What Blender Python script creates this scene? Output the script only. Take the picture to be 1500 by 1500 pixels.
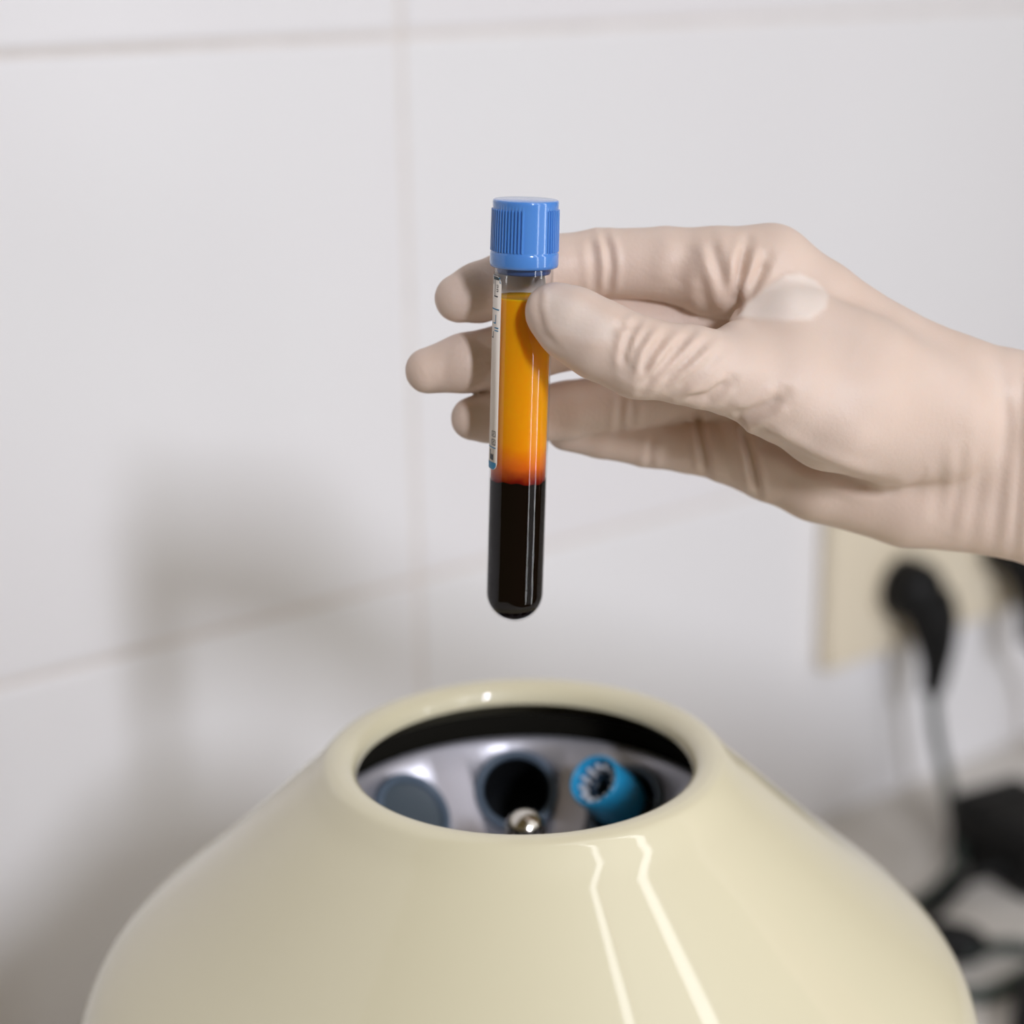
import bpy, bmesh, math, random
import numpy as np
from mathutils import Vector, Matrix

for o in list(bpy.data.objects):
    bpy.data.objects.remove(o, do_unlink=True)
scene = bpy.context.scene
C = scene.collection
random.seed(7)
R = math.radians

# ------------------------------------------------------------------ camera
FPX = 2700.0                       # focal length in pixels of the 1500 px frame
CAM_H = 0.54                       # camera height above the countertop
PITCH, ROLL = R(17.0), R(0.9)
Fw = Vector((0, math.cos(PITCH), -math.sin(PITCH)))
_r = Vector((1, 0, 0)); _u = _r.cross(Fw)
Rt = math.cos(ROLL) * _r - math.sin(ROLL) * _u
Up = math.sin(ROLL) * _r + math.cos(ROLL) * _u
CAM = Vector((0, 0, CAM_H))
cam_d = bpy.data.cameras.new('camera')
cam_d.sensor_width = 36.0
cam_d.lens = FPX / 1500.0 * 36.0
cam_d.clip_start = 0.01
cam_d.clip_end = 50
cam_d.dof.use_dof = True
cam_d.dof.focus_distance = 0.470
cam_d.dof.aperture_fstop = 5.4
cam_o = bpy.data.objects.new('camera', cam_d)
C.objects.link(cam_o)
cm = Matrix((Rt, Up, -Fw)).transposed().to_4x4()
cm.translation = CAM
cam_o.matrix_world = cm
scene.camera = cam_o

# ------------------------------------------------------------------ world, lights, exposure
scene.view_settings.view_transform = 'Standard'
scene.view_settings.look = 'None'
scene.view_settings.exposure = 0.0
scene.view_settings.gamma = 1.0
scene.view_settings.use_curve_mapping = False
world = bpy.data.worlds.new('room_light'); scene.world = world
world.use_nodes = True
wb = world.node_tree.nodes['Background']
wb.inputs[0].default_value = (1.0, 0.76, 0.34, 1)
wb.inputs[1].default_value = 0.12

def area_light(name, target, az, el, dist, sx, sy, power, color):
    """az: degrees to the right of the direction that points back to the camera."""
    a, e = R(az), R(el)
    d = Vector((math.sin(a) * math.cos(e), -math.cos(a) * math.cos(e), math.sin(e)))
    l = bpy.data.lights.new(name, 'AREA'); l.shape = 'RECTANGLE'
    l.size, l.size_y, l.energy, l.color = sx, sy, power, color
    o = bpy.data.objects.new(name, l); C.objects.link(o)
    o.location = Vector(target) + d * dist
    o.rotation_euler = (-d).to_track_quat('-Z', 'Y').to_euler()
    return o

area_light('key_lamp', (0.03, 0.52, 0.38), 25.5, 27, 3.0, 0.22, 0.50, 57.0, (0.88, 0.91, 1.0))
area_light('overhead_fill', (0.05, 0.52, 0.35), 60, 72, 2.0, 0.6, 0.6, 2.0, (0.97, 0.96, 1.0))  # added overhead fill, brightens upward-facing surfaces such as the index finger
# area lights added behind camera right for streak highlights: two strips, dim panel between
for az_, w_, p_ in ((45, 0.08, 5.4), (59, 0.40, 1.6), (72, 0.10, 7.0)):
    a = R(az_)
    l = bpy.data.lights.new('highlight_strip', 'AREA'); l.shape = 'RECTANGLE'
    l.size, l.size_y, l.energy, l.color = w_, 3.0, p_, (0.95, 0.97, 1.0)
    o = bpy.data.objects.new('highlight_strip', l); C.objects.link(o)
    o.location = Vector((0.0, 0.47, 0.40)) + Vector((math.sin(a), -math.cos(a), 0)) * 1.2 + Vector((0, 0, 0.72))
    o.rotation_euler = Vector((-math.sin(a), math.cos(a), 0)).to_track_quat('-Z', 'Y').to_euler()

# ------------------------------------------------------------------ helpers
def P(px, py, Z):
    """Point seen at a pixel of the 1500 frame, at depth Z (m) along the view axis."""
    return CAM + (Fw + Rt * ((px - 750) / FPX) + Up * ((750 - py) / FPX)) * Z

def hit_plane(px, py, n, dist):
    d = Fw + Rt * ((px - 750) / FPX) + Up * ((750 - py) / FPX)
    return CAM + d * ((dist - CAM.dot(n)) / d.dot(n))

def on_counter(px, py, z=0.0):
    return hit_plane(px, py, Vector((0, 0, 1)), z)

def mat(name, color, rough=0.5, metallic=0.0, spec=0.5, coat=0.0, coat_rough=0.05, sss=0.0,
        sss_r=(1, .5, .3), sss_scale=0.003, bump=None, var=None, trans=0.0, ior=1.45):
    m = bpy.data.materials.new(name); m.use_nodes = True
    nt = m.node_tree; b = nt.nodes['Principled BSDF']
    b.inputs['Base Color'].default_value = (*color, 1)
    b.inputs['Roughness'].default_value = rough
    b.inputs['Metallic'].default_value = metallic
    b.inputs['Specular IOR Level'].default_value = spec
    b.inputs['Coat Weight'].default_value = coat
    b.inputs['Coat Roughness'].default_value = coat_rough
    b.inputs['Subsurface Weight'].default_value = sss
    b.inputs['Subsurface Radius'].default_value = sss_r
    b.inputs['Subsurface Scale'].default_value = sss_scale
    b.inputs['Transmission Weight'].default_value = trans
    b.inputs['IOR'].default_value = ior
    tc = None
    if bump or var:
        tc = nt.nodes.new('ShaderNodeTexCoord')
    if bump:
        sc_, st_, dist_ = bump
        nz = nt.nodes.new('ShaderNodeTexNoise'); nz.inputs['Scale'].default_value = sc_
        nz.inputs['Detail'].default_value = 4
        bp = nt.nodes.new('ShaderNodeBump'); bp.inputs['Strength'].default_value = st_
        bp.inputs['Distance'].default_value = dist_
        nt.links.new(tc.outputs['Object'], nz.inputs['Vector'])
        nt.links.new(nz.outputs['Fac'], bp.inputs['Height'])
        nt.links.new(bp.outputs['Normal'], b.inputs['Normal'])
    if var:
        sc_, c2 = var
        nz = nt.nodes.new('ShaderNodeTexNoise'); nz.inputs['Scale'].default_value = sc_
        nz.inputs['Detail'].default_value = 5
        rp = nt.nodes.new('ShaderNodeValToRGB')
        rp.color_ramp.elements[0].position = .35; rp.color_ramp.elements[1].position = .7
        rp.color_ramp.elements[0].color = (*color, 1); rp.color_ramp.elements[1].color = (*c2, 1)
        nt.links.new(tc.outputs['Object'], nz.inputs['Vector'])
        nt.links.new(nz.outputs['Fac'], rp.inputs['Fac'])
        nt.links.new(rp.outputs['Color'], b.inputs['Base Color'])
    return m

def mesh_obj(name, verts, faces, material, parent=None, smooth=True, mw=None):
    me = bpy.data.meshes.new(name)
    me.from_pydata([tuple(v) for v in verts], [], faces)
    me.validate(); me.update()
    if smooth:
        me.polygons.foreach_set('use_smooth', [True] * len(me.polygons))
    if material: me.materials.append(material)
    o = bpy.data.objects.new(name, me); C.objects.link(o)
    if parent: o.parent = parent
    if mw is not None: o.matrix_local = mw
    return o

def bm_obj(name, bm, material, parent=None, smooth=False, mw=None):
    me = bpy.data.meshes.new(name); bm.normal_update(); bm.to_mesh(me); bm.free()
    if smooth: me.polygons.foreach_set('use_smooth', [True] * len(me.polygons))
    me.materials.append(material)
    o = bpy.data.objects.new(name, me); C.objects.link(o)
    if parent: o.parent = parent
    if mw is not None: o.matrix_local = mw
    return o

def tag(o, label, cat, group=None, kind=None):
    o['label'] = label; o['category'] = cat
    if group: o['group'] = group
    if kind: o['kind'] = kind
    return o

def empty(name, loc, rot=None):
    o = bpy.data.objects.new(name, None); C.objects.link(o)
    o.location = loc; o.empty_display_size = .02
    if rot is not None: o.rotation_euler = rot
    return o

def lathe(prof, seg=96, rfun=None, cap0=False, cap1=False):
    """prof: list of (r, z).  Returns verts, faces about the local z axis."""
    V, Fc = [], []
    n = len(prof)
    for i in range(seg):
        a = 2 * math.pi * i / seg
        for k, (r, z) in enumerate(prof):
            rr = r if rfun is None else rfun(r, z, a, k)
            V.append((rr * math.cos(a), rr * math.sin(a), z))
    for i in range(seg):
        j = (i + 1) % seg
        for k in range(n - 1):
            Fc.append((i * n + k, j * n + k, j * n + k + 1, i * n + k + 1))
    if cap0: Fc.append(tuple(i * n for i in reversed(range(seg))))
    if cap1: Fc.append(tuple(i * n + n - 1 for i in range(seg)))
    return V, Fc

def smooth_prof(pts, n=6):
    """Catmull-Rom through the (r, z) points."""
    out = []
    p = [Vector(q) for q in pts]
    for i in range(len(p) - 1):
        p0 = p[max(i - 1, 0)]; p1 = p[i]; p2 = p[i + 1]; p3 = p[min(i + 2, len(p) - 1)]
        for k in range(n):
            t = k / n
            out.append(tuple(0.5 * ((2 * p1) + (p2 - p0) * t + (2 * p0 - 5 * p1 + 4 * p2 - p3) * t * t
                                    + (3 * p1 - p0 - 3 * p2 + p3) * t ** 3)))
    out.append(tuple(p[-1]))
    return out

def arc(cx, cz, r, a0, a1, n):
    return [(cx + r * math.cos(R(a0 + (a1 - a0) * i / n)), cz + r * math.sin(R(a0 + (a1 - a0) * i / n))) for i in range(n + 1)]

def sweep(points, radius, seg=14, sub=8, radii=None):
    """Tube along a smooth 3-D path."""
    pts = smooth_prof(points, sub)
    pts = [Vector(p) for p in pts]
    n = len(pts)
    V, Fc = [], []
    up = Vector((0.13, 0.21, 0.97)).normalized()
    for i, p in enumerate(pts):
        t = (pts[min(i + 1, n - 1)] - pts[max(i - 1, 0)]).normalized()
        a = t.cross(up).normalized(); b = t.cross(a)
        if radii:
            q = i / (n - 1) * (len(radii) - 1); k = min(int(q), len(radii) - 2)
            rr = radii[k] * (1 - (q - k)) + radii[k + 1] * (q - k)
        else: rr = radius
        for s in range(seg):
            g = 2 * math.pi * s / seg
            V.append(p + (a * math.cos(g) + b * math.sin(g)) * rr)
    for i in range(n - 1):
        for s in range(seg):
            s2 = (s + 1) % seg
            Fc.append((i * seg + s, i * seg + s2, (i + 1) * seg + s2, (i + 1) * seg + s))
    Fc.append(tuple(reversed(range(seg)))); Fc.append(tuple((n - 1) * seg + s for s in range(seg)))
    return V, Fc

def box_bm(sx, sy, sz, bevel=0.0, segs=3):
    bm = bmesh.new()
    bmesh.ops.create_cube(bm, size=1.0)
    bmesh.ops.scale(bm, vec=(sx, sy, sz), verts=bm.verts)
    if bevel:
        bmesh.ops.bevel(bm, geom=list(bm.edges), offset=bevel, segments=segs, profile=0.5, affect='EDGES')
    return bm

def frame_z(origin, zdir, xhint=(1, 0, 0)):
    z = Vector(zdir).normalized(); x = Vector(xhint); x = (x - z * x.dot(z)).normalized(); y = z.cross(x)
    m = Matrix((x, y, z)).transposed().to_4x4(); m.translation = origin
    return m

# ------------------------------------------------------------------ materials
def srgb(r, g, b):
    f = lambda c: (c / 255 / 12.92) if c / 255 <= .04045 else ((c / 255 + .055) / 1.055) ** 2.4
    return (f(r), f(g), f(b))

M_tile = mat('glazed_white_tile', srgb(230, 229, 231), rough=.28, spec=.45, var=(3.0, srgb(229, 226, 229)), bump=(9, .05, .002))
M_grout = mat('cement_grout', srgb(224, 217, 213), rough=.9, var=(60, srgb(214, 207, 202)))
M_counter = mat('pale_laminate', srgb(214, 209, 203), rough=.35, var=(25, srgb(205, 200, 193)))
M_cream = mat('cream_enamel', srgb(223, 215, 185), rough=.36, spec=.35, coat=.8, coat_rough=.04, bump=(260, .015, .0006))
M_black = mat('black_plastic', srgb(13, 13, 14), rough=.55, spec=.3)
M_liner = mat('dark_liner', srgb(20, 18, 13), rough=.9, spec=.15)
M_rotor = mat('brushed_aluminium', srgb(212, 210, 219), rough=.46, metallic=.75, bump=(180, .03, .0005))
M_sleeve = mat('grey_blue_sleeve', srgb(92, 106, 122), rough=.4)
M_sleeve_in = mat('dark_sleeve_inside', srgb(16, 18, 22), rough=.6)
M_chrome = mat('polished_steel', srgb(205, 200, 192), rough=.16, metallic=1.0)
M_cap = mat('blue_cap_plastic', srgb(82, 138, 212), rough=.16, coat=.6, coat_rough=.06, sss=.15, sss_r=(.3, .5, 1), sss_scale=.002)
M_cyan = mat('cyan_cap_plastic', srgb(38, 150, 200), rough=.35)
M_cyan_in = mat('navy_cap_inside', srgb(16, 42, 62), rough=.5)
M_tooth = mat('white_plastic_tooth', srgb(222, 222, 226), rough=.4)
M_label = mat('label_paper', srgb(226, 216, 206), rough=.6)
M_ink_teal = mat('teal_ink', srgb(24, 124, 168), rough=.5)
M_ink_dark = mat('black_ink', srgb(28, 28, 32), rough=.5)
M_ink_green = mat('dark_green_ink', srgb(14, 52, 58), rough=.5)
M_blood = mat('settled_red_cells', srgb(8, 2, 3), rough=.5, spec=.0)
M_plate = mat('cream_socket_plastic', srgb(226, 214, 192), rough=.4)
M_cord = mat('grey_cord', srgb(48, 60, 55), rough=.5)
M_skin = mat('forearm_skin', srgb(222, 176, 150), rough=.5, sss=.3, sss_scale=.004, bump=(300, .05, .001))

# serum: amber, reddening where it meets the red cells
M_serum = mat('amber_serum', srgb(240, 150, 12), rough=.2, spec=.2, sss=1.0, sss_r=(1.0, .5, .12), sss_scale=.003)
nt = M_serum.node_tree; b = nt.nodes['Principled BSDF']
tc = nt.nodes.new('ShaderNodeTexCoord'); sp = nt.nodes.new('ShaderNodeSeparateXYZ')
nz = nt.nodes.new('ShaderNodeTexNoise'); nz.inputs['Scale'].default_value = 260
mad = nt.nodes.new('ShaderNodeMath'); mad.operation = 'MULTIPLY_ADD'; mad.inputs[1].default_value = .0028
rp = nt.nodes.new('ShaderNodeValToRGB')
mr = nt.nodes.new('ShaderNodeMapRange')
nt.links.new(tc.outputs['Object'], sp.inputs[0]); nt.links.new(tc.outputs['Object'], nz.inputs['Vector'])
nt.links.new(nz.outputs['Fac'], mad.inputs[0]); nt.links.new(sp.outputs['Z'], mad.inputs[2])
nt.links.new(mad.outputs[0], mr.inputs['Value'])
nt.links.new(mr.outputs[0], rp.inputs['Fac']); nt.links.new(rp.outputs['Color'], b.inputs['Base Color'])
cr = rp.color_ramp
cr.elements[0].position = 0.0; cr.elements[0].color = (*srgb(70, 4, 10), 1)
cr.elements[1].position = 1.0; cr.elements[1].color = (*srgb(255, 168, 12), 1)
for pos_, col_ in ((.10, srgb(150, 26, 14)), (.28, srgb(232, 112, 10)), (.55, srgb(252, 160, 10))):
    e_ = cr.elements.new(pos_); e_.color = (*col_, 1)
SERUM_MR = mr
tr = nt.nodes.new('ShaderNodeBsdfTransparent'); mx = nt.nodes.new('ShaderNodeMixShader')
rp2 = nt.nodes.new('ShaderNodeValToRGB'); c2 = rp2.color_ramp
c2.elements[0].position = 0.0; c2.elements[0].color = (.25, .02, .02, 1)
c2.elements[1].position = .5; c2.elements[1].color = (1.0, .80, .25, 1)
e_ = c2.elements.new(.22); e_.color = (.93, .50, .10, 1)
nt.links.new(mr.outputs[0], rp2.inputs['Fac']); nt.links.new(rp2.outputs['Color'], tr.inputs['Color'])
mx.inputs[0].default_value = .08
nt.links.new(b.outputs[0], mx.inputs[1]); nt.links.new(tr.outputs[0], mx.inputs[2])
nt.links.new(mx.outputs[0], nt.nodes['Material Output'].inputs['Surface'])

# clear thin-walled tube: lets light straight through, mirrors at grazing angles
M_glass = bpy.data.materials.new('clear_tube_wall'); M_glass.use_nodes = True
nt = M_glass.node_tree; nt.nodes.remove(nt.nodes['Principled BSDF'])
out = nt.nodes['Material Output']
tr = nt.nodes.new('ShaderNodeBsdfTransparent'); tr.inputs[0].default_value = (.995, .995, 1, 1)
gl = nt.nodes.new('ShaderNodeBsdfGlossy'); gl.inputs['Roughness'].default_value = .03
lw = nt.nodes.new('ShaderNodeLayerWeight')
p5 = nt.nodes.new('ShaderNodeMath'); p5.operation = 'POWER'; p5.inputs[1].default_value = 5.0
fr = nt.nodes.new('ShaderNodeMath'); fr.operation = 'MULTIPLY_ADD'; fr.inputs[1].default_value = .85; fr.inputs[2].default_value = .045
nt.links.new(lw.outputs['Facing'], p5.inputs[0]); nt.links.new(p5.outputs[0], fr.inputs[0])
mx = nt.nodes.new('ShaderNodeMixShader')
nt.links.new(fr.outputs[0], mx.inputs[0]); nt.links.new(tr.outputs[0], mx.inputs[1]); nt.links.new(gl.outputs[0], mx.inputs[2])
nt.links.new(mx.outputs[0], out.inputs['Surface'])

# latex glove: warm cream, paler where it is stretched free of the skin (vertex attribute 'pale')
M_glove = mat('cream_latex', srgb(226, 204, 188), rough=.46, spec=.35, sss=.25, sss_r=(1, .6, .4), sss_scale=.002)
nt = M_glove.node_tree; b = nt.nodes['Principled BSDF']
tc = nt.nodes.new('ShaderNodeTexCoord')
nzc = nt.nodes.new('ShaderNodeTexNoise'); nzc.inputs['Scale'].default_value = 45; nzc.inputs['Detail'].default_value = 3
mxc = nt.nodes.new('ShaderNodeMix'); mxc.data_type = 'RGBA'
mxc.inputs['A'].default_value = (*srgb(221, 201, 189), 1); mxc.inputs['B'].default_value = (*srgb(212, 187, 170), 1)
mxp = nt.nodes.new('ShaderNodeMix'); mxp.data_type = 'RGBA'; mxp.inputs['B'].default_value = (*srgb(228, 213, 203), 1)
at = nt.nodes.new('ShaderNodeAttribute'); at.attribute_name = 'pale'
nt.links.new(tc.outputs['Object'], nzc.inputs['Vector']); nt.links.new(nzc.outputs['Fac'], mxc.inputs['Factor'])
nt.links.new(mxc.outputs['Result'], mxp.inputs['A']); nt.links.new(at.outputs['Fac'], mxp.inputs['Factor'])
nt.links.new(mxp.outputs['Result'], b.inputs['Base Color'])
nzb = nt.nodes.new('ShaderNodeTexNoise'); nzb.inputs['Scale'].default_value = 900; nzb.inputs['Detail'].default_value = 3
bp = nt.nodes.new('ShaderNodeBump'); bp.inputs['Strength'].default_value = .12; bp.inputs['Distance'].default_value = .0008
nt.links.new(tc.outputs['Object'], nzb.inputs['Vector']); nt.links.new(nzb.outputs['Fac'], bp.inputs['Height'])
nt.links.new(bp.outputs['Normal'], b.inputs['Normal'])

# ------------------------------------------------------------------ tiled wall
WAZ = R(52.8)
Wd = Vector((math.sin(WAZ), math.cos(WAZ), 0))          # along the wall, to the right
Wn = Vector((math.cos(WAZ), -math.sin(WAZ), 0))         # out of the wall, towards the camera
W_DIST = 0.7399
def wall_pt(s, z, out=0.0):
    return Wd * s + Wn * (out - W_DIST) + Vector((0, 0, z))
def on_wall(px, py, out=0.0):
    p = hit_plane(px, py, -Wn, W_DIST - out)
    return p.dot(Wd), p.z
TW, TH, GAP = 0.500, 0.270, 0.0032
S0, Z0 = 0.5015, CAM_H - 0.0385                         # a grout crossing
wall_m = Matrix((Wd, Vector((0, 0, 1)).cross(Wd), Vector((0, 0, 1)))).transposed().to_4x4()
bm = box_bm(3.6, 0.05, 1.75)
wall = bm_obj('wall_back', bm, M_grout)
wm = wall_m.copy(); wm.translation = wall_pt(0.7, 0.815, -0.025 - 0.0018)
wall.matrix_world = wm
wall['kind'] = 'structure'
wall['label'] = 'wall of glazed white tiles with thin pale grout lines'
def tile_mesh(h):
    V, Fc = [], []
    w2, h2 = (TW - GAP) / 2, (h - GAP) / 2
    rings = [(0, -.0060), (0, -.0016), (.0004, -.0008), (.0013, -.0002), (.0028, 0.0)]
    for ins, d in rings:
        cr_ = .0012
        pts = []
        for cx, cz, a0 in ((w2, h2, 0), (-w2, h2, 90), (-w2, -h2, 180), (w2, -h2, 270)):
            for k in range(3):
                a = R(a0 + 45 * k)
                sx, sz = (1 if cx > 0 else -1), (1 if cz > 0 else -1)
                pts.append((cx - sx * (ins + cr_) + cr_ * math.cos(a), -d, cz - sz * (ins + cr_) + cr_ * math.sin(a)))
        V += pts
    n = 12
    for k in range(len(rings) - 1):
        for i in range(n):
            j = (i + 1) % n
            Fc.append((k * n + i, k * n + j, (k + 1) * n + j, (k + 1) * n + i))
    Fc.append(tuple((len(rings) - 1) * n + i for i in range(n)))
    me = bpy.data.meshes.new('tile'); me.from_pydata(V, [], Fc); me.update()
    bm = bmesh.new(); bm.from_mesh(me); bmesh.ops.recalc_face_normals(bm, faces=bm.faces); bm.to_mesh(me); bm.free()
    me.polygons.foreach_set('use_smooth', [True] * (len(me.polygons) - 1) + [False])
    me.materials.append(M_tile)
    return me
me_tile = tile_mesh(TH)
winv = wall.matrix_world.inverted()
rows = [(Z0 + (k + .5) * TH, me_tile) for k in range(-2, 4)]
for zc, me_ in rows:
    for i in range(-3, 4):
        s = S0 + (i + .5) * TW
        t = bpy.data.objects.new('tile', me_); C.objects.link(t); t.parent = wall
        m = wall_m.copy(); m.translation = wall_pt(s, zc, 0.0)
        # every tile is set a hair differently
        m = m @ Matrix.Rotation(random.uniform(-.0012, .0012), 4, 'X') @ Matrix.Rotation(random.uniform(-.0012, .0012), 4, 'Z')
        t.matrix_local = winv @ m

# ------------------------------------------------------------------ countertop (butts against the tiles)
cp = [wall_pt(-.62, 0, .0005), wall_pt(1.75, 0, .0005), wall_pt(1.75, 0, .78), wall_pt(-.62, 0, .78)]
bm = bmesh.new()
lo = [bm.verts.new((p.x, p.y, -.036)) for p in cp]; hi = [bm.verts.new((p.x, p.y, 0)) for p in cp]
bm.faces.new(hi); bm.faces.new(list(reversed(lo)))
for i in range(4): bm.faces.new((lo[i], lo[(i + 1) % 4], hi[(i + 1) % 4], hi[i]))
bmesh.ops.recalc_face_normals(bm, faces=bm.faces)
counter = bm_obj('countertop', bm, M_counter)
tag(counter, 'pale grey countertop along the tiled wall under the centrifuge', 'countertop')

# ------------------------------------------------------------------ centrifuge
RIM = P(768, 1105, 0.534)
cz = RIM.z
cf = empty('centrifuge', (RIM.x, RIM.y, 0))
tag(cf, 'cream enamelled bench centrifuge with a conical housing and a round top opening', 'centrifuge')
prof = []
prof += [(.0486, -.0048)]
prof += arc(.0536, -.0040, .0050, 180, 100, 8)
prof += smooth_prof([(.0550, .0011), (.0575, .0002), (.0598, -.0022), (.0622, -.0050)], 5)
prof += smooth_prof([(.0640, -.0070), (.0820, -.0241), (.0985, -.0394), (.1110, -.0503), (.1203, -.0588), (.1270, -.0664),
                     (.1315, -.0750), (.1340, -.0847), (.1350, -.0957), (.1352, -.1120)], 6)
zb = -cz
prof += [(.1352, -.150), (.1350, -.200), (.1346, zb + .030), (.1336, zb + .022), (.1300, zb + .018), (.1290, zb + .0175)]
inner = [(.1235, zb + .0175), (.1270, -.150), (.1270, -.110), (.1180, -.0690), (.0800, -.0270), (.0600, -.0102), (.0520, -.0066), (.0486, -.0048)]
V, Fc = lathe([(r, z + cz) for r, z in prof + inner], 160)
hs = mesh_obj('housing', V, Fc, M_cream, cf)
# base ring and feet
V, Fc = lathe([(.0, .010), (.118, .010), (.122, .012), (.1225, .017), (.1215, .019), (.0, .019)], 96)
mesh_obj('base_plate', V, Fc, M_black, cf)
for k in range(4):
    a = R(45 + 90 * k)
    V, Fc = lathe([(.0, 0), (.011, 0), (.0125, .002), (.0115, .0101), (0, .0101)], 24)
    mesh_obj('rubber_foot', V, Fc, M_black, cf, mw=Matrix.Translation((.095 * math.cos(a), .095 * math.sin(a), 0)))
# dark chamber liner around the rotor
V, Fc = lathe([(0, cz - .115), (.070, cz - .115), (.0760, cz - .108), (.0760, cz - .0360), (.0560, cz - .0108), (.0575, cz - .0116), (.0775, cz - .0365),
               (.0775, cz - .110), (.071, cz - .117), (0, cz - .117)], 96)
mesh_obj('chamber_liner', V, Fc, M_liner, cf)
# rotor: a dished aluminium plate that faces the axis at 45 degrees
ZR, RR = cz - .0212, .0608
rot_prof = [(.0085, ZR - .0400), (.0225, ZR - .0400), (.0245, ZR - .0388), (RR - .0012, ZR - .0012), (RR, ZR), (RR + .0012, ZR - .0008),
            (RR + .0012, ZR - .0040), (.028, ZR - .0440), (.0085, ZR - .0460), (.0085, ZR - .0400)]
V, Fc = lathe(rot_prof, 128)
rotor = mesh_obj('rotor', V, Fc, M_rotor, cf)
slope_ang = math.atan2(.0376, RR - .0257)
cut_V, cut_F = [], []
AZ0 = -3.0                                              # azimuth of the first hole, measured from the far side
r_h = .0480
for k in range(8):
    az = R(90 - (AZ0 + 45 * k))                         # 90 deg = away from the camera
    z_h = ZR - .0012 - (RR - .0012 - r_h) * math.tan(slope_ang)
    pos = Vector((r_h * math.cos(az), r_h * math.sin(az), z_h))
    nrm = Vector((-math.cos(az) * math.sin(slope_ang), -math.sin(az) * math.sin(slope_ang), math.cos(slope_ang)))
    fm = frame_z(pos, nrm, (0, 0, 1))
    V, Fc = lathe([(.0, -.012), (.0125, -.012), (.0125, .012), (.0, .012)], 32)
    b0 = len(cut_V); cut_V += [fm @ Vector(v) for v in V]; cut_F += [tuple(b0 + i for i in f_) for f_ in Fc]
    V, Fc = lathe([(.0108, -.022), (.0108, .0018), (.0112, .0029), (.0121, .0034), (.0130, .0029), (.0134, .0018), (.0135, -.0035)], 48)
    sl = mesh_obj('tube_sleeve', V, Fc, M_sleeve, rotor, mw=fm)
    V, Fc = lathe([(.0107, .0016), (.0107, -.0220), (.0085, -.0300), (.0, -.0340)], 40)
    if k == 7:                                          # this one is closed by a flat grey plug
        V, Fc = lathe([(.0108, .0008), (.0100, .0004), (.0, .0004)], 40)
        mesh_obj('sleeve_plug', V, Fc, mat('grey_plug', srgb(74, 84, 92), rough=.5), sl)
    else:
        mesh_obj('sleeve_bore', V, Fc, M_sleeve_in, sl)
    if k == 1: HOLE = (cf.matrix_world.to_translation() + Vector((RIM.x, RIM.y, 0)) + pos, nrm.copy())
cutter = mesh_obj('cutter', cut_V, cut_F, None)
bm = bmesh.new(); bm.from_mesh(cutter.data); bmesh.ops.remove_doubles(bm, verts=bm.verts, dist=1e-6); bmesh.ops.recalc_face_normals(bm, faces=bm.faces); bm.to_mesh(cutter.data); bm.free()
bm = bmesh.new(); bm.from_mesh(rotor.data); bmesh.ops.remove_doubles(bm, verts=bm.verts, dist=1e-7); bmesh.ops.recalc_face_normals(bm, faces=bm.faces); bm.to_mesh(rotor.data); bm.free()
cutter.parent = cf
md = rotor.modifiers.new('holes', 'BOOLEAN'); md.operation = 'DIFFERENCE'; md.object = cutter; md.solver = 'EXACT'
bpy.context.view_layer.update()
dg = bpy.context.evaluated_depsgraph_get()
me_r = bpy.data.meshes.new_from_object(rotor.evaluated_get(dg))
rotor.modifiers.clear(); rotor.data = me_r
bpy.data.objects.remove(cutter, do_unlink=True)
V, Fc = lathe([(0.0, ZR - .046), (.0084, ZR - .0455), (.0084, ZR - .0330), (.0048, ZR - .0320), (.0046, ZR - .0040)] , 32)
mesh_obj('spindle', V, Fc, M_chrome, cf)
V, Fc = lathe([(.0058, cz - .0265), (.0062, cz - .0255)] + arc(0, cz - .0240, .0062, 0, 90, 10), 40)
mesh_obj('acorn_nut', V, Fc, M_chrome, cf)

# ------------------------------------------------------------------ second tube standing in the rotor
hp, hn = HOLE
t2 = empty('sample_tube', hp - hn * .016)
t2.matrix_world = frame_z(hp - hn * .016, hn, (0, 0, 1))
tag(t2, 'tube with a hollow cyan cap leaning in the centrifuge rotor', 'test tube')
V, Fc = lathe([(0, 0), (.004, .001), (.0066, .006), (.0068, .026), (.0062, .027)], 32)
mesh_obj('tube_wall', V, Fc, M_sleeve, t2)
CL = .0385
V, Fc = lathe([(.0070, .019), (.0082, .0195), (.0086, .021), (.0084, CL - .0012), (.0080, CL), (.0074, CL), (.0070, CL - .0012), (.0068, CL - .012)], 64)
mesh_obj('cap', V, Fc, M_cyan, t2)
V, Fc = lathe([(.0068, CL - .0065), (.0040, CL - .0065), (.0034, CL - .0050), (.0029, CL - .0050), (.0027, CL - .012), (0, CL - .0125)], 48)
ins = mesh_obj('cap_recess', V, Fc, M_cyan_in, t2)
bmt = box_bm(.0016, .0012, .0055, .0003, 2)
tooth0 = None
for k in range(12):
    a = 2 * math.pi * k / 12
    mt = Matrix.Translation((.0056 * math.cos(a), .0056 * math.sin(a), CL - .0050)) @ Matrix.Rotation(a, 4, 'Z')
    if tooth0 is None:
        tooth0 = bm_obj('cap_tooth', bmt, M_tooth, ins, mw=mt)
    else:
        q = tooth0.copy(); C.objects.link(q); q.parent = ins; q.matrix_local = mt

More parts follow.
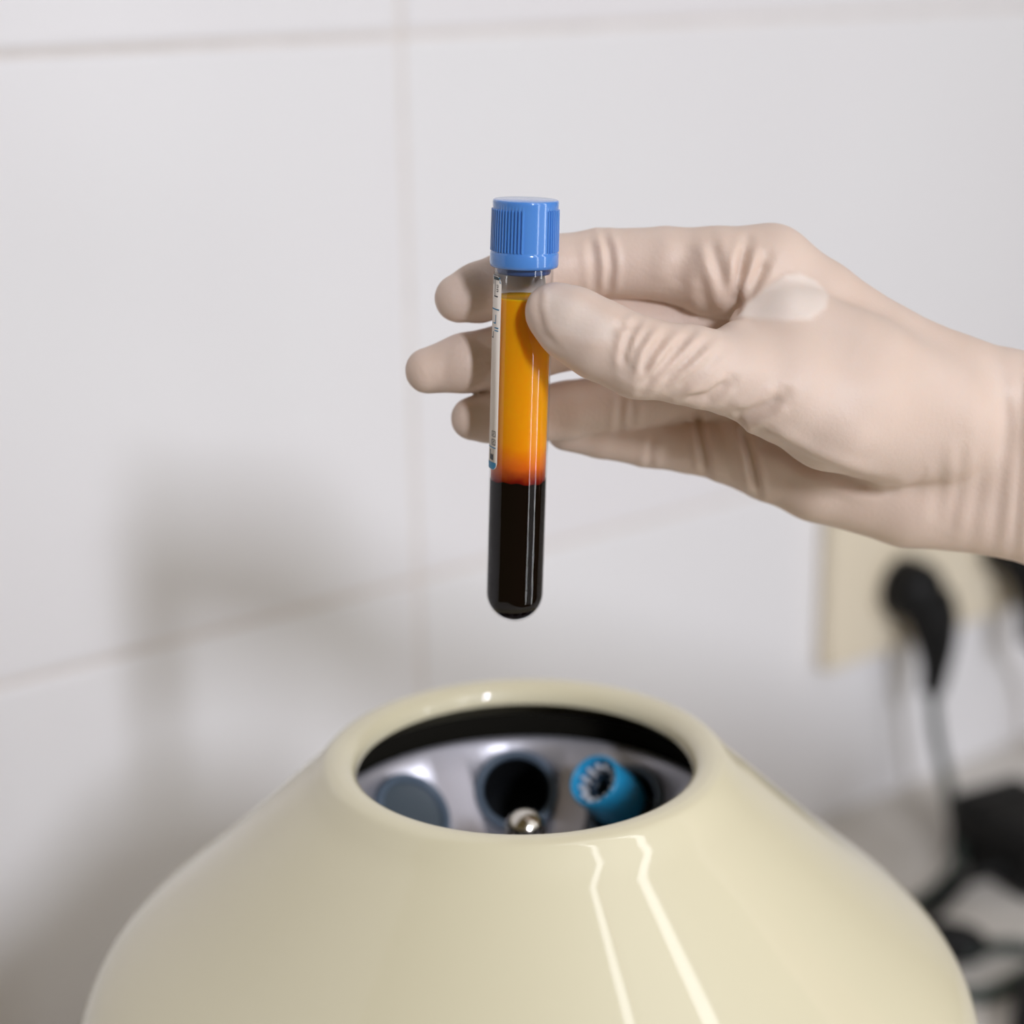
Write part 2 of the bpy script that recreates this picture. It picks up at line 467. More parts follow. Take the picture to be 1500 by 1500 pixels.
# ------------------------------------------------------------------ the held blood tube
TT = P(770.5, 292, 0.465)
TB = P(752.8, 908, 0.4935)
axis = (TT - TB)
TL = axis.length
tm = frame_z(TB, axis, Rt)          # local x to the right of the picture, local y away from the camera
tube = empty('blood_tube', TB); tube.matrix_world = tm
tag(tube, 'blood collection tube with a ribbed blue cap, amber serum over dark red cells', 'test tube')
def axial(py):
    """Height along the tube of the picture row py (front side)."""
    best = min((abs((750 - FPX * (((TB + axis * (k / 2000)) - CAM).dot(Up)) / ((TB + axis * (k / 2000)) - CAM).dot(Fw)) - py), k / 2000) for k in range(2001))
    return best[1] * TL
RT_ = .00760
h_capb = axial(386)
h_men = axial(436); h_int = axial(699)
# tube wall: outer skin and inner skin of the empty top
gp = [(0, 0)] + arc(0, RT_, RT_, -88, 0, 16) + [(RT_, TL * .5), (RT_, h_capb + .006)]
V, Fc = lathe(gp, 96)
mesh_obj('tube_wall', V, Fc, M_glass, tube)
RI = .00732
def wob(r, z, a, k):
    return r
# red cells
zi = [h_int]
bp_ = [(0, .0005)] + arc(0, .0005 + RI, RI, -86, 0, 14) + [(RI, h_int * .6), (RI, h_int - .0004), (RI - .0004, h_int), (0, h_int + .0001)]
V, Fc = lathe(bp_, 72)
V = [(x, y, z + (.00028 * math.sin(3 * math.atan2(y, x) + 1) + .00016 * math.sin(11 * math.atan2(y, x))) * (1 if z > h_int * .8 else 0)) for x, y, z in V]
mesh_obj('red_cells', V, Fc, M_blood, tube)
sp_ = [(0, h_int - .0012), (RI - .0001, h_int - .0012), (RI - .0001, h_int + .010), (RI - .0001, h_men - .0001), (RI - .0002, h_men + .0004),
       (RI - .0010, h_men - .0001), (RI - .0025, h_men - .0004), (0, h_men - .0005)]
V, Fc = lathe(sp_, 72)
mesh_obj('serum', V, Fc, M_serum, tube)
SERUM_MR.inputs['From Min'].default_value = h_int - .0005
SERUM_MR.inputs['From Max'].default_value = h_int + .020
# inside of the empty part
V, Fc = lathe([(RI, h_men + .0006), (RI, h_capb + .004)], 72)
mesh_obj('inner_wall', V, Fc, M_glass, tube)
# cap with two ribbed flanks
def cap_r(r, z, a, k):
    if k not in cap_rib: return r
    deg = (math.degrees(a) + 90) % 360            # 0 = towards the camera, growing to the right
    d = deg if deg < 180 else deg - 360
    smooth_zone = (-4 < d < 42) or (d > 176) or (d < -138)
    if smooth_zone: return r
    ph = (d % 6.0) / 6.0
    return r + (.00032 if ph < .45 else -.00022)
hc0 = axial(391); HC = TL
cap_prof = [(.0074, hc0 + .004), (.0076, hc0 + .0002), (.0080, hc0), (.00865, hc0 + .0003), (.00880, hc0 + .0010), (.00878, hc0 + .0034), (.00862, hc0 + .0040),
            (.00845, hc0 + .0042), (.00845, hc0 + .0043), (.00833, HC - .0024), (.00833, HC - .0022), (.00840, HC - .0010), (.00838, HC - .0004), (.00825, HC - .0001), (.0080, HC), (0, HC)]
cap_rib = {8, 9}
V, Fc = lathe(cap_prof, 360, cap_r)
cp_o = mesh_obj('cap', V, Fc, M_cap, tube, smooth=False)
sm = [True] * len(cp_o.data.polygons)
for p in cp_o.data.polygons:
    kk = p.index % (len(cap_prof) - 1)
    sm[p.index] = kk not in (7, 8, 9)
cp_o.data.polygons.foreach_set('use_smooth', sm)
# inner sleeve of the cap seen through the clear neck
V, Fc = lathe([(.0068, hc0 + .004), (.0069, hc0 - .0010), (.0066, hc0 - .0016), (0, hc0 - .0016)], 48)
mesh_obj('stopper', V, Fc, mat('stopper_blue', srgb(52, 84, 140), rough=.4), tube)

# label wraps round the far side; its near edge shows on the left flank
def cyl(az, z, r):
    a = R(az - 90)
    return (r * math.cos(a), r * math.sin(a), z)
L_E, L_W = -47.0, -228.0
zt, zb_ = axial(403), axial(684)
def label_outline(az):
    """Rounded corners: height range at this azimuth."""
    c = 14.0
    d = min(az - L_W, L_E - az)
    if d >= c: return zb_, zt
    e = .0021 * (1 - math.sqrt(max(0, 1 - ((c - d) / c) ** 2)))
    return zb_ + e, zt - e
V, Fc = [], []
N, K = 72, 3
azs = [L_E + (L_W - L_E) * (i / N) for i in range(N + 1)]
azs = sorted(set(azs + [L_E - q for q in (1, 2, 4, 6, 9, 12)]), reverse=True)
for az in azs:
    z0_, z1_ = label_outline(az)
    for r_ in (RT_ + .00005, RT_ + .00016):
        for z_ in (z0_, z1_): V.append(cyl(az, z_, r_))
for i in range(len(azs) - 1):
    o_, q_ = i * 4, (i + 1) * 4
    Fc += [(o_, q_, q_ + 1, o_ + 1), (o_ + 2, o_ + 3, q_ + 3, q_ + 2), (o_, o_ + 2, q_ + 2, q_), (o_ + 1, q_ + 1, q_ + 3, o_ + 3)]
Fc += [(0, 1, 3, 2), (len(V) - 4, len(V) - 2, len(V) - 1, len(V) - 3)]
lab = mesh_obj('label', V, Fc, M_label, tube)
def print_patch(name, rects, m):
    """rects: (az_right, az_left, py_top, py_bottom) printed on the label."""
    V, Fc = [], []
    for a1, a0, p0, p1 in rects:
        z1, z0 = axial(p0), axial(p1)
        n = max(1, int(abs(a1 - a0) / 5))
        b_ = len(V)
        for i in range(n + 1):
            az = a1 + (a0 - a1) * i / n
            lo_, hi_ = label_outline(az)
            V.append(cyl(az, max(z0, lo_ + .0001), RT_ + .00020)); V.append(cyl(az, min(z1, hi_ - .0001), RT_ + .00020))
        for i in range(n): Fc.append((b_ + 2 * i, b_ + 2 * i + 1, b_ + 2 * i + 3, b_ + 2 * i + 2))
    return mesh_obj(name, V, Fc, m, lab, smooth=False)
print_patch('dark_header_print', [(-53, -75, 401, 408.5)], M_ink_green)
print_patch('teal_border_print', [(-47.4, -51, 404, 412), (-50, -54, 402.0, 404.0), (-74, -80, 402, 405)], M_ink_teal)
print_patch('black_frame_print', [(-67, -69, 408, 433), (-56, -71, 431.5, 433.2), (-74, -76.5, 405, 415)], M_ink_dark)
dig = []
for base in (415, 421):                                  # two small digits, turned on their side
    dig += [(-55, -56.4, base, base + 4.2), (-55, -61, base, base + .9), (-59.6, -61, base, base + 2.2), (-55, -61, base + 3.3, base + 4.2)]
dig += [(-58, -61.5, 424.2, 425.2)]
print_patch('digit_print', dig, M_ink_dark)
print_patch('teal_line_print', [(-51, -85, 450, 452), (-61, -63.5, 459, 472.0), (-61, -72, 470.3, 472.2), (-52, -66, 477, 478.8), (-52, -66, 481, 482.8)], M_ink_teal)
print_patch('black_corner_print', [(-70, -80, 492, 493.6), (-70, -72.5, 484, 493.6)], M_ink_dark)
sym = []
for base in (627.5, 639.5):
    sym += [(-52, -53.4, base, base + 8.5), (-64, -66, base, base + 8.5), (-52, -66, base, base + 1.0), (-52, -66, base + 7.4, base + 8.5),
            (-55.5, -61, base + 2.6, base + 3.6), (-57, -63, base + 4.9, base + 5.8)]
print_patch('symbol_box_print', sym, mat('grey_ink', srgb(78, 74, 72), rough=.5))
print_patch('teal_rule_print', [(-51, -86, 651, 652.8)], M_ink_teal)
print_patch('black_logo_print', [(-58, -72, 662.5, 670), (-70, -74, 655.5, 670), (-58, -60, 661.3, 662.6), (-63, -65, 661.3, 662.6)], M_ink_dark)
print_patch('teal_footer_print', [(-49, -120, 673, 683.5)], M_ink_teal)

# ------------------------------------------------------------------ gloved hand: one implicit surface
def q3(px, py, Z):                                        # millimetres in camera axes (right, up, depth)
    return np.array([(px - 750) * Z / FPX, (750 - py) * Z / FPX, Z], dtype=np.float32)

def cone_d(Pn, a, b, ra, rb):
    ab = b - a; L2 = float(ab @ ab)
    t = np.clip(((Pn - a) @ ab) / L2, 0, 1)
    return np.linalg.norm(Pn - (a + t[:, None] * ab), axis=1) - (ra + t * (rb - ra))

def smin(a, b, k):
    h = np.maximum(k - np.abs(a - b), 0) / k
    return np.minimum(a, b) - h * h * h * k / 6.0

FINGERS = {
    'index': [(1128, 394, 494, 11.6), (1050, 398, 493, 11.9), (975, 386, 494, 9.7), (880, 385, 495, 9.1), (818, 393, 494, 8.9), (748, 412, 491.5, 8.3), (700, 429, 490, 7.9), (672, 437, 489, 6.5)],
    'middle': [(1120, 480, 504, 12.0), (1020, 478, 505, 10.5), (900, 480, 503, 9.4), (830, 494, 499, 8.8), (745, 520, 495, 8.5), (680, 532, 493, 7.9), (627, 543, 492, 6.2)],
    'ring': [(1110, 572, 510, 11.5), (1010, 572, 510, 9.0), (920, 587, 508, 8.5), (830, 601, 502.5, 7.9), (765, 609, 499, 7.5), (715, 611, 497, 6.9), (692, 613, 496, 5.9)],
    'pinky': [(1080, 655, 512, 10.5), (1010, 652, 512, 7.8), (950, 646, 512, 7.3), (880, 636, 509, 6.6), (830, 630, 507, 5.8)],
}
THUMB = [(812, 457, 462, 7.4), (838, 474, 461, 9.0), (880, 499, 459.5, 9.6), (935, 524, 459, 9.75), (1010, 535, 462, 9.6), (1080, 550, 467, 10.2), (1150, 574, 472, 12.8), (1220, 605, 478, 14.8), (1300, 632, 489, 14.2)]
PALM = [
    [(1128, 394, 494, 11.6), (1200, 441, 494, 10.8), (1300, 503, 493, 10.2), (1400, 556, 494, 11.8), (1480, 588, 496, 13.6), (1760, 660, 502, 14.6)],
    [(1120, 480, 504, 12.0), (1300, 580, 503, 14.0), (1480, 650, 505, 16.5), (1760, 725, 510, 17)],
    [(1110, 572, 510, 11.5), (1300, 650, 508, 15.0), (1480, 690, 507, 16.0), (1760, 775, 512, 16.5)],
    [(1080, 655, 512, 10.5), (1130, 672, 512, 11.6), (1200, 694, 511, 13.2), (1330, 727, 510, 13.9), (1480, 743, 508, 13.8), (1760, 825, 513, 15.5)],
    [(1112, 440, 486, 6.5), (1180, 478, 482, 8.5), (1270, 540, 482, 13.0), (1380, 600, 488, 14.0)],
    [(1096, 472, 479, 4.6), (1150, 474, 478, 7.0), (1230, 520, 480, 11.0)],
    [(1085, 515, 472, 7.5), (1150, 530, 474, 10.0), (1250, 580, 480, 14.0), (1380, 630, 492, 13.5)],
]
def chain(Pn, nodes, k=2.0):
    d = None
    for (x0, y0, z0, r0), (x1, y1, z1, r1) in zip(nodes[:-1], nodes[1:]):
        c = cone_d(Pn, q3(x0, y0, z0), q3(x1, y1, z1), r0, r1)
        d = c if d is None else smin(d, c, k)
    return d
def palm_sdf(Pn):
    d = None
    for ch in PALM:
        c = chain(Pn, ch, 3.0)
        d = c if d is None else smin(d, c, 8.0)
    return d
def hand_parts(Pn):
    pd = palm_sdf(Pn)
    out = [pd]
    for n_ in ('index', 'middle', 'ring', 'pinky'):
        out.append(smin(pd, chain(Pn, FINGERS[n_]), 4.0))
    th = chain(Pn, THUMB, 4.0)
    out.append(smin(pd, th, 9.0))
    return out
def hand_raw(Pn):
    fs = [palm_sdf(Pn)] + [chain(Pn, FINGERS[n_]) for n_ in ('index', 'middle', 'ring', 'pinky')] + [chain(Pn, THUMB, 4.0)]
    return np.stack(fs, 1)

STEP = 0.75
lo = np.array([-34, -42, 444], dtype=np.float32); hi = np.array([202, 84, 536], dtype=np.float32)
dims = np.ceil((hi - lo) / STEP).astype(int)
gx, gy, gz = [lo[i] + STEP * np.arange(dims[i], dtype=np.float32) for i in range(3)]
# coarse pass to skip empty space
vol = np.full(tuple(dims), 5.0, dtype=np.float32)
cs = 6
cidx = np.stack(np.meshgrid(*[np.arange(0, dims[i], cs) for i in range(3)], indexing='ij'), -1).reshape(-1, 3)
cen = lo + STEP * (cidx + cs / 2).astype(np.float32)
cd = np.min(np.stack(hand_parts(cen), 1), 1)
vol_c = np.abs(cd) < STEP * cs * 1.1 + 2.5
for ci, val in zip(cidx[~vol_c], cd[~vol_c]):
    if val < 0: vol[ci[0]:ci[0] + cs, ci[1]:ci[1] + cs, ci[2]:ci[2] + cs] = -5.0
off = np.stack(np.meshgrid(np.arange(cs), np.arange(cs), np.arange(cs), indexing='ij'), -1).reshape(-1, 3)
act = cidx[vol_c]
for s0 in range(0, len(act), 3000):
    ii = (act[s0:s0 + 3000, None, :] + off[None]).reshape(-1, 3)
    ii = ii[np.all(ii < dims, axis=1)]
    pp = lo + STEP * ii.astype(np.float32)
    vol[ii[:, 0], ii[:, 1], ii[:, 2]] = np.min(np.stack(hand_parts(pp), 1), 1)

def surface_nets(vol):
    nx, ny, nz = vol.shape
    s = vol < 0
    corners = [(i, j, k) for i in (0, 1) for j in (0, 1) for k in (0, 1)]
    cnt = sum(s[i:nx - 1 + i, j:ny - 1 + j, k:nz - 1 + k].astype(np.int8) for i, j, k in corners)
    act = (cnt > 0) & (cnt < 8)
    idx = np.argwhere(act)
    vid = -np.ones(act.shape, dtype=np.int64); vid[act] = np.arange(len(idx))
    acc = np.zeros((len(idx), 3)); num = np.zeros(len(idx))
    for a in range(8):
        for b in range(a + 1, 8):
            ca, cb = np.array(corners[a]), np.array(corners[b])
            if np.abs(ca - cb).sum() != 1: continue
            va = vol[tuple((idx + ca).T)]; vb = vol[tuple((idx + cb).T)]
            m = (va < 0) != (vb < 0)
            t = np.where(m, va / np.where(m, va - vb, 1), 0)
            pt = idx + ca + t[:, None] * (cb - ca)
            acc[m] += pt[m]; num[m] += 1
    vert = acc / num[:, None]
    faces = []
    for ax in range(3):
        u, v = (ax + 1) % 3, (ax + 2) % 3
        e = np.zeros(3, int); e[ax] = 1
        sl0 = [slice(1, -1)] * 3; sl0[ax] = slice(0, vol.shape[ax] - 1)
        A = s[tuple(sl0)]
        sl1 = list(sl0); sl1[ax] = slice(1, vol.shape[ax])
        Bq = s[tuple(sl1)]
        for pol, mask in ((True, A & ~Bq), (False, ~A & Bq)):
            q = np.argwhere(mask)
            for d_ in range(3):
                if d_ != ax: q[:, d_] += 1
            eu = np.zeros(3, int); eu[u] = 1
            ev = np.zeros(3, int); ev[v] = 1
            ok = np.all(q < np.array(vid.shape), axis=1); q = q[ok]
            f = np.stack([vid[tuple((q - eu - ev).T)], vid[tuple((q - ev).T)], vid[tuple(q.T)], vid[tuple((q - eu).T)]], 1)
            f = f[np.all(f >= 0, axis=1)]
            faces.append(f if pol else f[:, ::-1])
    return vert, np.concatenate(faces)
hv, hf = surface_nets(vol)
hv = lo + STEP * hv

def vnormals(v, f):
    n = np.cross(v[f[:, 2]] - v[f[:, 0]], v[f[:, 3]] - v[f[:, 1]])
    out = np.zeros_like(v)
    for k in range(4): np.add.at(out, f[:, k], n)
    return out / (np.linalg.norm(out, axis=1, keepdims=True) + 1e-9)
def relax(v, f, it, lam=.5):
    e = np.concatenate([f[:, [0, 1]], f[:, [1, 2]], f[:, [2, 3]], f[:, [3, 0]]])
    for _ in range(it):
        a = np.zeros_like(v); c = np.zeros(len(v))
        np.add.at(a, e[:, 0], v[e[:, 1]]); np.add.at(c, e[:, 0], 1)
        np.add.at(a, e[:, 1], v[e[:, 0]]); np.add.at(c, e[:, 1], 1)
        v = v + lam * (a / c[:, None] - v)
    return v
hv = relax(hv, hf, 3)
raw = hand_raw(hv.astype(np.float32))
part = np.argmin(raw, 1)                                  # 0 palm 1 index 2 middle 3 ring 4 pinky 5 thumb

# wrinkles of the latex: (rows of picture points, depth mm, half width mm, parts)
CREASES = [
    ([(883, 337), (892, 366), (895, 392), (892, 421), (889, 434)], .75, 1.0, (1,)),
    ([(866, 345), (871, 385), (873, 432)], .40, 1.2, (1,)),
    ([(1012, 352), (1000, 390), (990, 425)], .45, 2.6, (1, 0)),
    ([(1040, 345), (1050, 384), (1064, 421), (1075, 456)], .65, 1.5, (1, 0, 5)),
    ([(1095, 352), (1087, 385), (1081, 415), (1077, 460)], 1.25, 1.3, (1, 0, 5)),
    ([(1124, 376), (1108, 410), (1082, 452)], .8, 1.4, (1, 0, 5)),
    ([(1025, 400), (1030, 430), (1040, 465)], .35, 1.5, (1,)),
    ([(938, 470), (922, 495), (915, 520), (914, 545)], .8, 1.0, (5,)),
    ([(905, 474), (915, 480), (932, 474)], .45, .9, (5,)),
    ([(951, 478), (930, 514), (922, 552)], .55, 1.0, (5,)),
    ([(978, 485), (951, 522), (938, 556)], .85, 1.1, (5,)),
    ([(1015, 485), (984, 520), (955, 551), (940, 574)], .75, 1.1, (5,)),
    ([(1040, 495), (1005, 528), (965, 562)], .6, 1.1, (5,)),
    ([(1060, 512), (1025, 545), (985, 572)], .4, 1.2, (5,)),
    ([(1000, 587), (1037, 581), (1072, 556)], .8, 1.2, (5, 0)),
    ([(1066, 609), (1095, 607), (1125, 594), (1150, 577)], .9, 1.5, (5, 0)),
    ([(1018, 598), (1027, 640), (1036, 698)], 1.0, 1.0, (0, 3, 4)),
    ([(1084, 617), (1099, 667), (1111, 724)], 1.0, 1.0, (0, 3, 4, 5)),
    ([(1050, 610), (1062, 655), (1074, 708)], .35, 1.5, (0, 3, 4)),
    ([(1104, 634), (1183, 678), (1257, 707), (1304, 714)], .9, 1.8, (0, 5, 4)),
    ([(912, 575), (909, 600), (908, 634)], .6, 1.0, (3,)),
    ([(926, 580), (924, 628)], .35, 1.0, (3,)),
    ([(955, 640), (950, 690)], .4, 1.0, (4,)),
    ([(660, 490), (652, 540), (655, 575)], .12, 1.0, (2,)),
    ([(790, 412), (787, 450), (796, 488), (820, 512)], .28, .9, (5,)),
    ([(1382, 670), (1378, 720), (1374, 780)], .3, 1.8, (0,)),
    ([(1412, 640), (1402, 720), (1390, 790)], .4, 1.6, (0,)),
    ([(1438, 640), (1430, 730), (1424, 812)], .2, 2.4, (0,)),
    ([(1472, 560), (1478, 640), (1468, 720), (1455, 818)], .45, 2.0, (0,)),
    ([(1498, 530), (1500, 640), (1490, 760), (1482, 826)], .6, 1.6, (0,)),
    ([(1200, 560), (1260, 600), (1300, 640)], .2, 4.0, (0, 5)),
    ([(1530, 530), (1528, 650), (1520, 830)], .9, 1.8, (0,)),
    ([(1570, 540), (1565, 660), (1556, 845)], .7, 1.8, (0,)),
]
nrm = vnormals(hv, hf)
view = -hv / np.linalg.norm(hv, axis=1, keepdims=True)
facing = np.clip(((nrm * view).sum(1) + .12) / .3, 0, 1)
pxy = np.stack([750 + FPX * hv[:, 0] / hv[:, 2], 750 - FPX * hv[:, 1] / hv[:, 2]], 1)
disp = np.zeros(len(hv))
MMPX = .179
for line, dep, wid, parts_ in CREASES:
    if 5 in parts_ or 1 in parts_: dep, wid = dep * 1.3, wid * .95
    best = np.full(len(hv), 1e9); tt = np.zeros(len(hv))
    L = np.array(line, float)
    seg = np.linalg.norm(L[1:] - L[:-1], axis=1); cum = np.concatenate([[0], np.cumsum(seg)])
    for i in range(len(L) - 1):
        ab = L[i + 1] - L[i]
        t = np.clip(((pxy - L[i]) @ ab) / (ab @ ab), 0, 1)
        d = np.linalg.norm(pxy - (L[i] + t[:, None] * ab), axis=1)
        m = d < best; best[m] = d[m]; tt[m] = ((cum[i] + t * seg[i]) / cum[-1])[m]
    d = best * MMPX
    fade = np.clip(np.minimum(tt, 1 - tt) / .18, .25, 1)
    w = np.exp(-(d / wid) ** 2) - .55 * np.exp(-((d - 2.1 * wid) / (1.1 * wid)) ** 2)
    disp -= np.where(np.isin(part, parts_), dep * w * fade * facing, 0)
# fine slack of the cuff
cuff = np.clip((pxy[:, 0] - 1330) / 200, 0, 1)
disp += cuff * (.03 * np.sin(pxy[:, 0] * .16 + .02 * pxy[:, 1]) + .07 * np.sin(pxy[:, 0] * .083 - .03 * pxy[:, 1] + 1))
# taut web between thumb and index finger stands off the skin, paler
poly = np.array([(1079, 464), (1100, 444), (1123, 423), (1150, 403), (1172, 401), (1196, 412), (1213, 433), (1210, 450), (1186, 468), (1150, 470), (1110, 468)], float)
def in_poly(p, poly):
    ins_ = np.zeros(len(p), bool); dmin = np.full(len(p), 1e9)
    for i in range(len(poly)):
        a, c = poly[i], poly[(i + 1) % len(poly)]
        cond = ((a[1] > p[:, 1]) != (c[1] > p[:, 1])) & (p[:, 0] < (c[0] - a[0]) * (p[:, 1] - a[1]) / (c[1] - a[1] + 1e-9) + a[0])
        ins_ ^= cond
        ab = c - a; t = np.clip(((p - a) @ ab) / (ab @ ab), 0, 1)
        dmin = np.minimum(dmin, np.linalg.norm(p - (a + t[:, None] * ab), axis=1))
    return np.where(ins_, dmin, -dmin)
sd = in_poly(pxy, poly)
front = (facing > .5) & (hv[:, 2] < 497)
pale = np.where(front, np.clip(.5 + sd / 7.0, 0, 1), 0)
disp = disp * (1 - .8 * pale) + .35 * pale
# thumb nail and fingertips press pale against the latex
nail = np.array([(798, 418), (850, 440), (905, 474), (895, 500), (850, 498), (812, 478), (796, 450)], float)
sn = in_poly(pxy, nail)
nail_w = np.where((part == 5) & (facing > .5), np.clip(.5 + sn / 14.0, 0, 1), 0)
disp -= .25 * nail_w
pale = np.maximum(pale, .65 * nail_w)
# slack latex past the finger ends
hv = hv + nrm * disp[:, None]
hv = relax(hv, hf, 1, .35)

G0 = P(1480, 660, 0.505)                                  # origin at the wrist
def cam_to_world(v):
    v = v / 1000.0
    Rm = np.array([list(Rt), list(Up), list(Fw)])
    return v @ Rm + np.array(list(CAM))
def skin_tube(nodes, seg=28):
    V, Fc = [], []
    cs_ = [cam_to_world(q3(x, y, z)[None])[0] for x, y, z, _, _ in nodes]
    n = len(nodes)
    for i, (nd, c) in enumerate(zip(nodes, cs_)):
        t = Vector(cs_[min(i + 1, n - 1)] - cs_[max(i - 1, 0)]).normalized()
        a = Fw - t * Fw.dot(t); a.normalize(); b_ = t.cross(a)
        for s in range(seg):
            g = 2 * math.pi * s / seg
            V.append(Vector(c) + a * (nd[3] / 1000 * math.cos(g)) + b_ * (nd[4] / 1000 * math.sin(g)))
    for i in range(n - 1):
        for s in range(seg):
            s2 = (s + 1) % seg
            Fc.append((i * seg + s, i * seg + s2, (i + 1) * seg + s2, (i + 1) * seg + s))
    Fc.append(tuple(reversed(range(seg)))); Fc.append(tuple((n - 1) * seg + s for s in range(seg)))
    return V, Fc
V, Fc = skin_tube([(1500, 668, 504, 7, 14), (1620, 702, 506, 8, 17), (1740, 738, 509, 10, 21), (1790, 752, 510, 12.5, 25), (1840, 767, 512, 16.5, 28.5), (1920, 790, 514, 21, 31.5), (2100, 840, 520, 27, 35), (2400, 925, 535, 33, 40), (2800, 1040, 555, 37, 43)])
V = [v - G0 for v in V]
person = mesh_obj('person', V, Fc, M_skin); person.location = G0
bm = bmesh.new(); bm.from_mesh(person.data); bmesh.ops.recalc_face_normals(bm, faces=bm.faces); bm.to_mesh(person.data); bm.free()
tag(person, 'right hand in a tight cream latex glove pinching the blue capped tube', 'person')
gw = cam_to_world(hv) - np.array(list(G0))
me = bpy.data.meshes.new('latex_glove')
me.vertices.add(len(gw)); me.vertices.foreach_set('co', gw.astype(np.float32).ravel())
me.loops.add(hf.size); me.polygons.add(len(hf))
me.loops.foreach_set('vertex_index', hf.astype(np.int32).ravel())
me.polygons.foreach_set('loop_start', np.arange(0, hf.size, 4, dtype=np.int32))
me.polygons.foreach_set('loop_total', np.full(len(hf), 4, dtype=np.int32))
me.polygons.foreach_set('use_smooth', np.ones(len(hf), dtype=bool))
me.update(); me.validate()
bm = bmesh.new(); bm.from_mesh(me); bmesh.ops.recalc_face_normals(bm, faces=bm.faces); bm.to_mesh(me); bm.free()
at_ = me.attributes.new('pale', 'FLOAT', 'POINT')
at_.data.foreach_set('value', pale.astype(np.float32))
me.materials.append(M_glove)
glove = bpy.data.objects.new('latex_glove', me); C.objects.link(glove); glove.parent = person
glove['label'] = 'cream latex glove wrinkled at the thumb and wrist'

# ------------------------------------------------------------------ wall socket and plugs
def wall_frame(s, z, out=0.0):
    m = Matrix((Wd, Vector((0, 0, 1)), Wn)).transposed().to_4x4(); m.translation = wall_pt(s, z, out)
    return m                                              # local x along wall, y up, z out of the wall
s_l, z_b = on_wall(1213, 986, .012)
PW, PH, PT = .265, .128, .012
sock = empty('wall_socket', wall_pt(s_l + PW / 2, z_b + PH / 2, 0)); sock.matrix_world = wall_frame(s_l + PW / 2, z_b + PH / 2, .0002)
tag(sock, 'cream plastic socket outlet plate on the tiled wall', 'socket')
bm = box_bm(PW, PH, PT, .003, 3)
bm_obj('faceplate', bm, M_plate, sock, mw=Matrix.Translation((0, 0, PT / 2)))
s1, z1 = on_wall(1346, 868, .030)
s2, z2 = on_wall(1492, 800, .030)
socks = [(s1 - s_l - PW / 2, z1 - z_b - PH / 2), (s2 - s_l - PW / 2, z2 - z_b - PH / 2)]
for lx, ly in socks:
    V, Fc = lathe([(.0215, 0), (.0228, .0012), (.0222, .0024), (.0205, .0026), (.0198, .0010), (0, .0010)], 40)
    mesh_obj('socket_ring', V, Fc, M_plate, sock, mw=Matrix.Translation((lx, ly, PT)))
def plug(s, z, label, tail, cord_pts):
    t = empty('power_plug', (0, 0, 0)); base_m = wall_frame(s, z, .0002 + PT + .0032); t.matrix_world = base_m
    tag(t, label, 'plug')
    V, Fc = lathe([(0, 0), (.0185, 0), (.0195, .002), (.0195, .010), (.0186, .016), (.0160, .022), (.0120, .0265), (.006, .029), (0, .0295)], 40)
    V = [(x, y * (1.06 if y > 0 else 1.0), zz) for x, y, zz in V]
    mesh_obj('plug_body', V, Fc, M_black, t)
    # grip shoulder and tapered strain relief that bend down the wall
    V, Fc = sweep([(.004, -.004, .018), (.007, -.018, .021), (.008, -.034, .0235), (.0075, -.050, .0245), (.006, -.066, .0240)], .01, 18, 6, [.0165, .0165, .0128, .0092, .0068])
    mesh_obj('strain_relief', V, Fc, M_black, t)
    inv = base_m.inverted()
    pts = [Vector((.0062, -.062, .0240))] + [inv @ p for p in cord_pts]
    V, Fc = sweep([tuple(p) for p in pts], .0036, 14, 8)
    mesh_obj('cord', V, Fc, M_cord, t)
    return t
def near_wall(px, py, out):
    s, z = on_wall(px, py, out); return wall_pt(s, z, out)
plug(s1, z1, 'black round power plug fully in view in the cream wall socket', None,
     [near_wall(1372, 1075, .040), near_wall(1386, 1140, .046), near_wall(1397, 1200, .070), on_counter(1404, 1250, .012), on_counter(1385, 1290, .0045), on_counter(1330, 1330, .0040), on_counter(1230, 1390, .0040)])
plug(s2, z2, 'black power plug half hidden behind the wrist, at the picture edge', None,
     [near_wall(1545, 1010, .040), near_wall(1570, 1090, .060), on_counter(1600, 1180, .0045), on_counter(1640, 1230, .0045)])

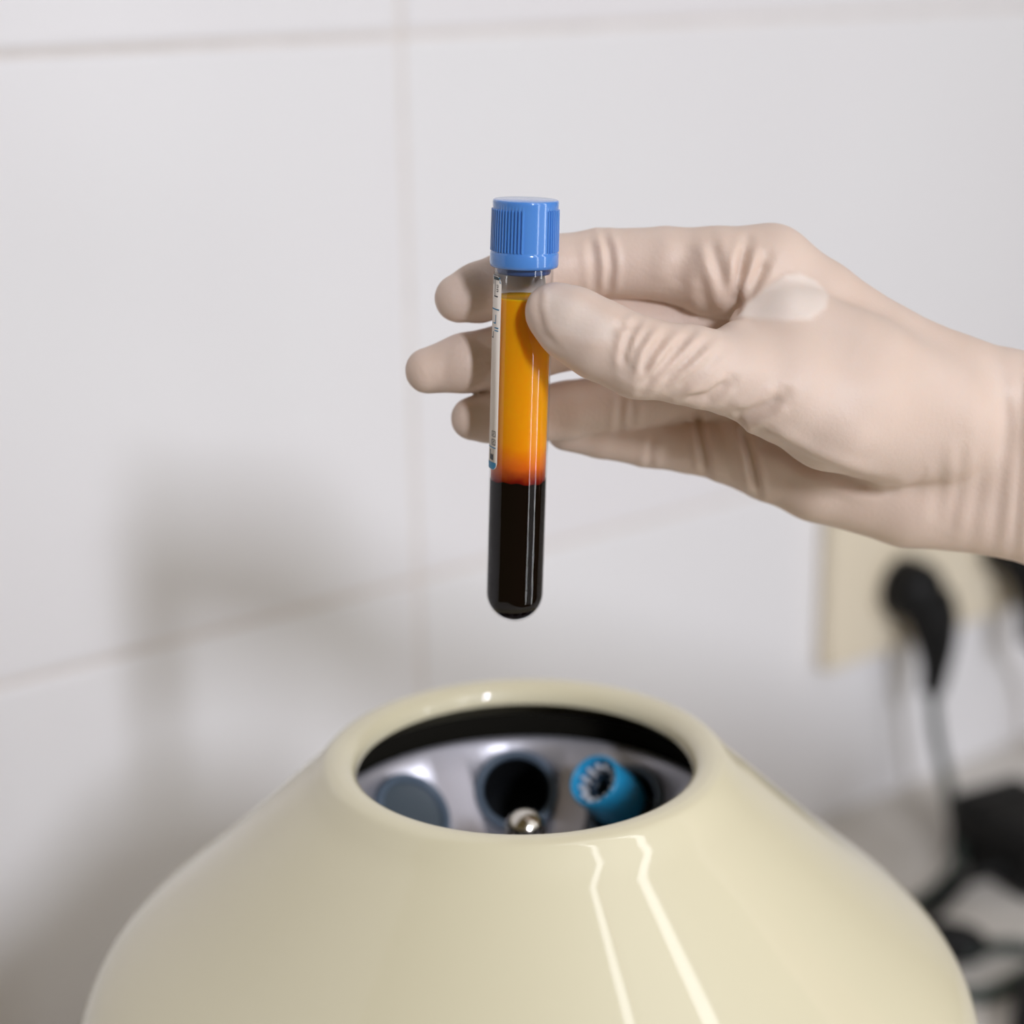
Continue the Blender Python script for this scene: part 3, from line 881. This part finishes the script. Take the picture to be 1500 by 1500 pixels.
# ------------------------------------------------------------------ black adapter and cables on the counter
ab = on_counter(1550, 1320)
ad = empty('power_adapter', ab); ad.rotation_euler = (0, 0, R(28))
tag(ad, 'black brick power adapter lying on the counter below the socket', 'adapter')
bm = box_bm(.056, .075, .044, .007, 4)
bm_obj('case', bm, M_black, ad, smooth=True, mw=Matrix.Translation((.008, .04, .022)))
bm = box_bm(.0575, .0012, .0455, .0003, 1)
bm_obj('case_seam', bm, mat('seam_black', srgb(10, 10, 10), rough=.8), ad, mw=Matrix.Translation((.008, .055, .0222)))
inv = (Matrix.Translation(ab) @ Matrix.Rotation(R(28), 4, 'Z')).inverted()
V, Fc = sweep([tuple(inv @ p) for p in (ab + Vector((-.012, .02, .016)), on_counter(1428, 1282, .014), on_counter(1402, 1300, .006), on_counter(1375, 1328, .0045), on_counter(1345, 1352, .0045), on_counter(1290, 1400, .0045))], .0042, 14, 8)
mesh_obj('cord', V, Fc, M_black, ad)

# coupling with a cable, just past the shoulder of the centrifuge
cb = on_counter(1408, 1412)
cc = empty('cable_coupling', cb)
tag(cc, 'black cable coupling with a grey lead beside the centrifuge shoulder', 'cable')
V, Fc = sweep([(-.035, .004, .012), (-.020, .003, .013), (-.004, .0, .013), (.006, -.001, .012), (.0125, -.002, .0115)], .01, 18, 6, [.0100, .0115, .0118, .0100, .0055])
mesh_obj('coupling_body', V, Fc, M_black, cc)
V, Fc = sweep([tuple(p - cb) for p in (on_counter(1418, 1398, .012), on_counter(1440, 1390, .010), on_counter(1475, 1386, .006), on_counter(1520, 1392, .0046), on_counter(1600, 1400, .0044), on_counter(1700, 1380, .0044))], .0042, 14, 8)
mesh_obj('lead', V, Fc, M_cord, cc)
kb = on_counter(1470, 1450)
kc = tag(mesh_obj('loose_cable', *sweep([tuple(p - kb) for p in (on_counter(1385, 1452, .0042), on_counter(1430, 1458, .0042), on_counter(1468, 1448, .0042), on_counter(1500, 1430, .0042), on_counter(1560, 1412, .0042), on_counter(1660, 1420, .0042))], .0042, 14, 8), M_cord),
         'dark grey cable curving over the counter at the lower right edge', 'cable')
kc.location = kb
jb = on_counter(1512, 1500)
jo = empty('cable_plug', jb); jo.rotation_euler = (0, 0, R(-20))
tag(jo, 'black cable end barely in view at the bottom right corner', 'cable')
V, Fc = sweep([(0, -.03, .010), (0, -.012, .0105), (0, .006, .0105), (0, .018, .010), (0, .030, .008)], .01, 18, 6, [.0090, .0102, .0102, .0085, .0045])
mesh_obj('plug_shell', V, Fc, M_black, jo)
V, Fc = sweep([(0, .026, .0085), (.004, .045, .006), (.015, .062, .0044), (.04, .075, .0042)], .0040, 12, 6)
mesh_obj('lead', V, Fc, M_black, jo)
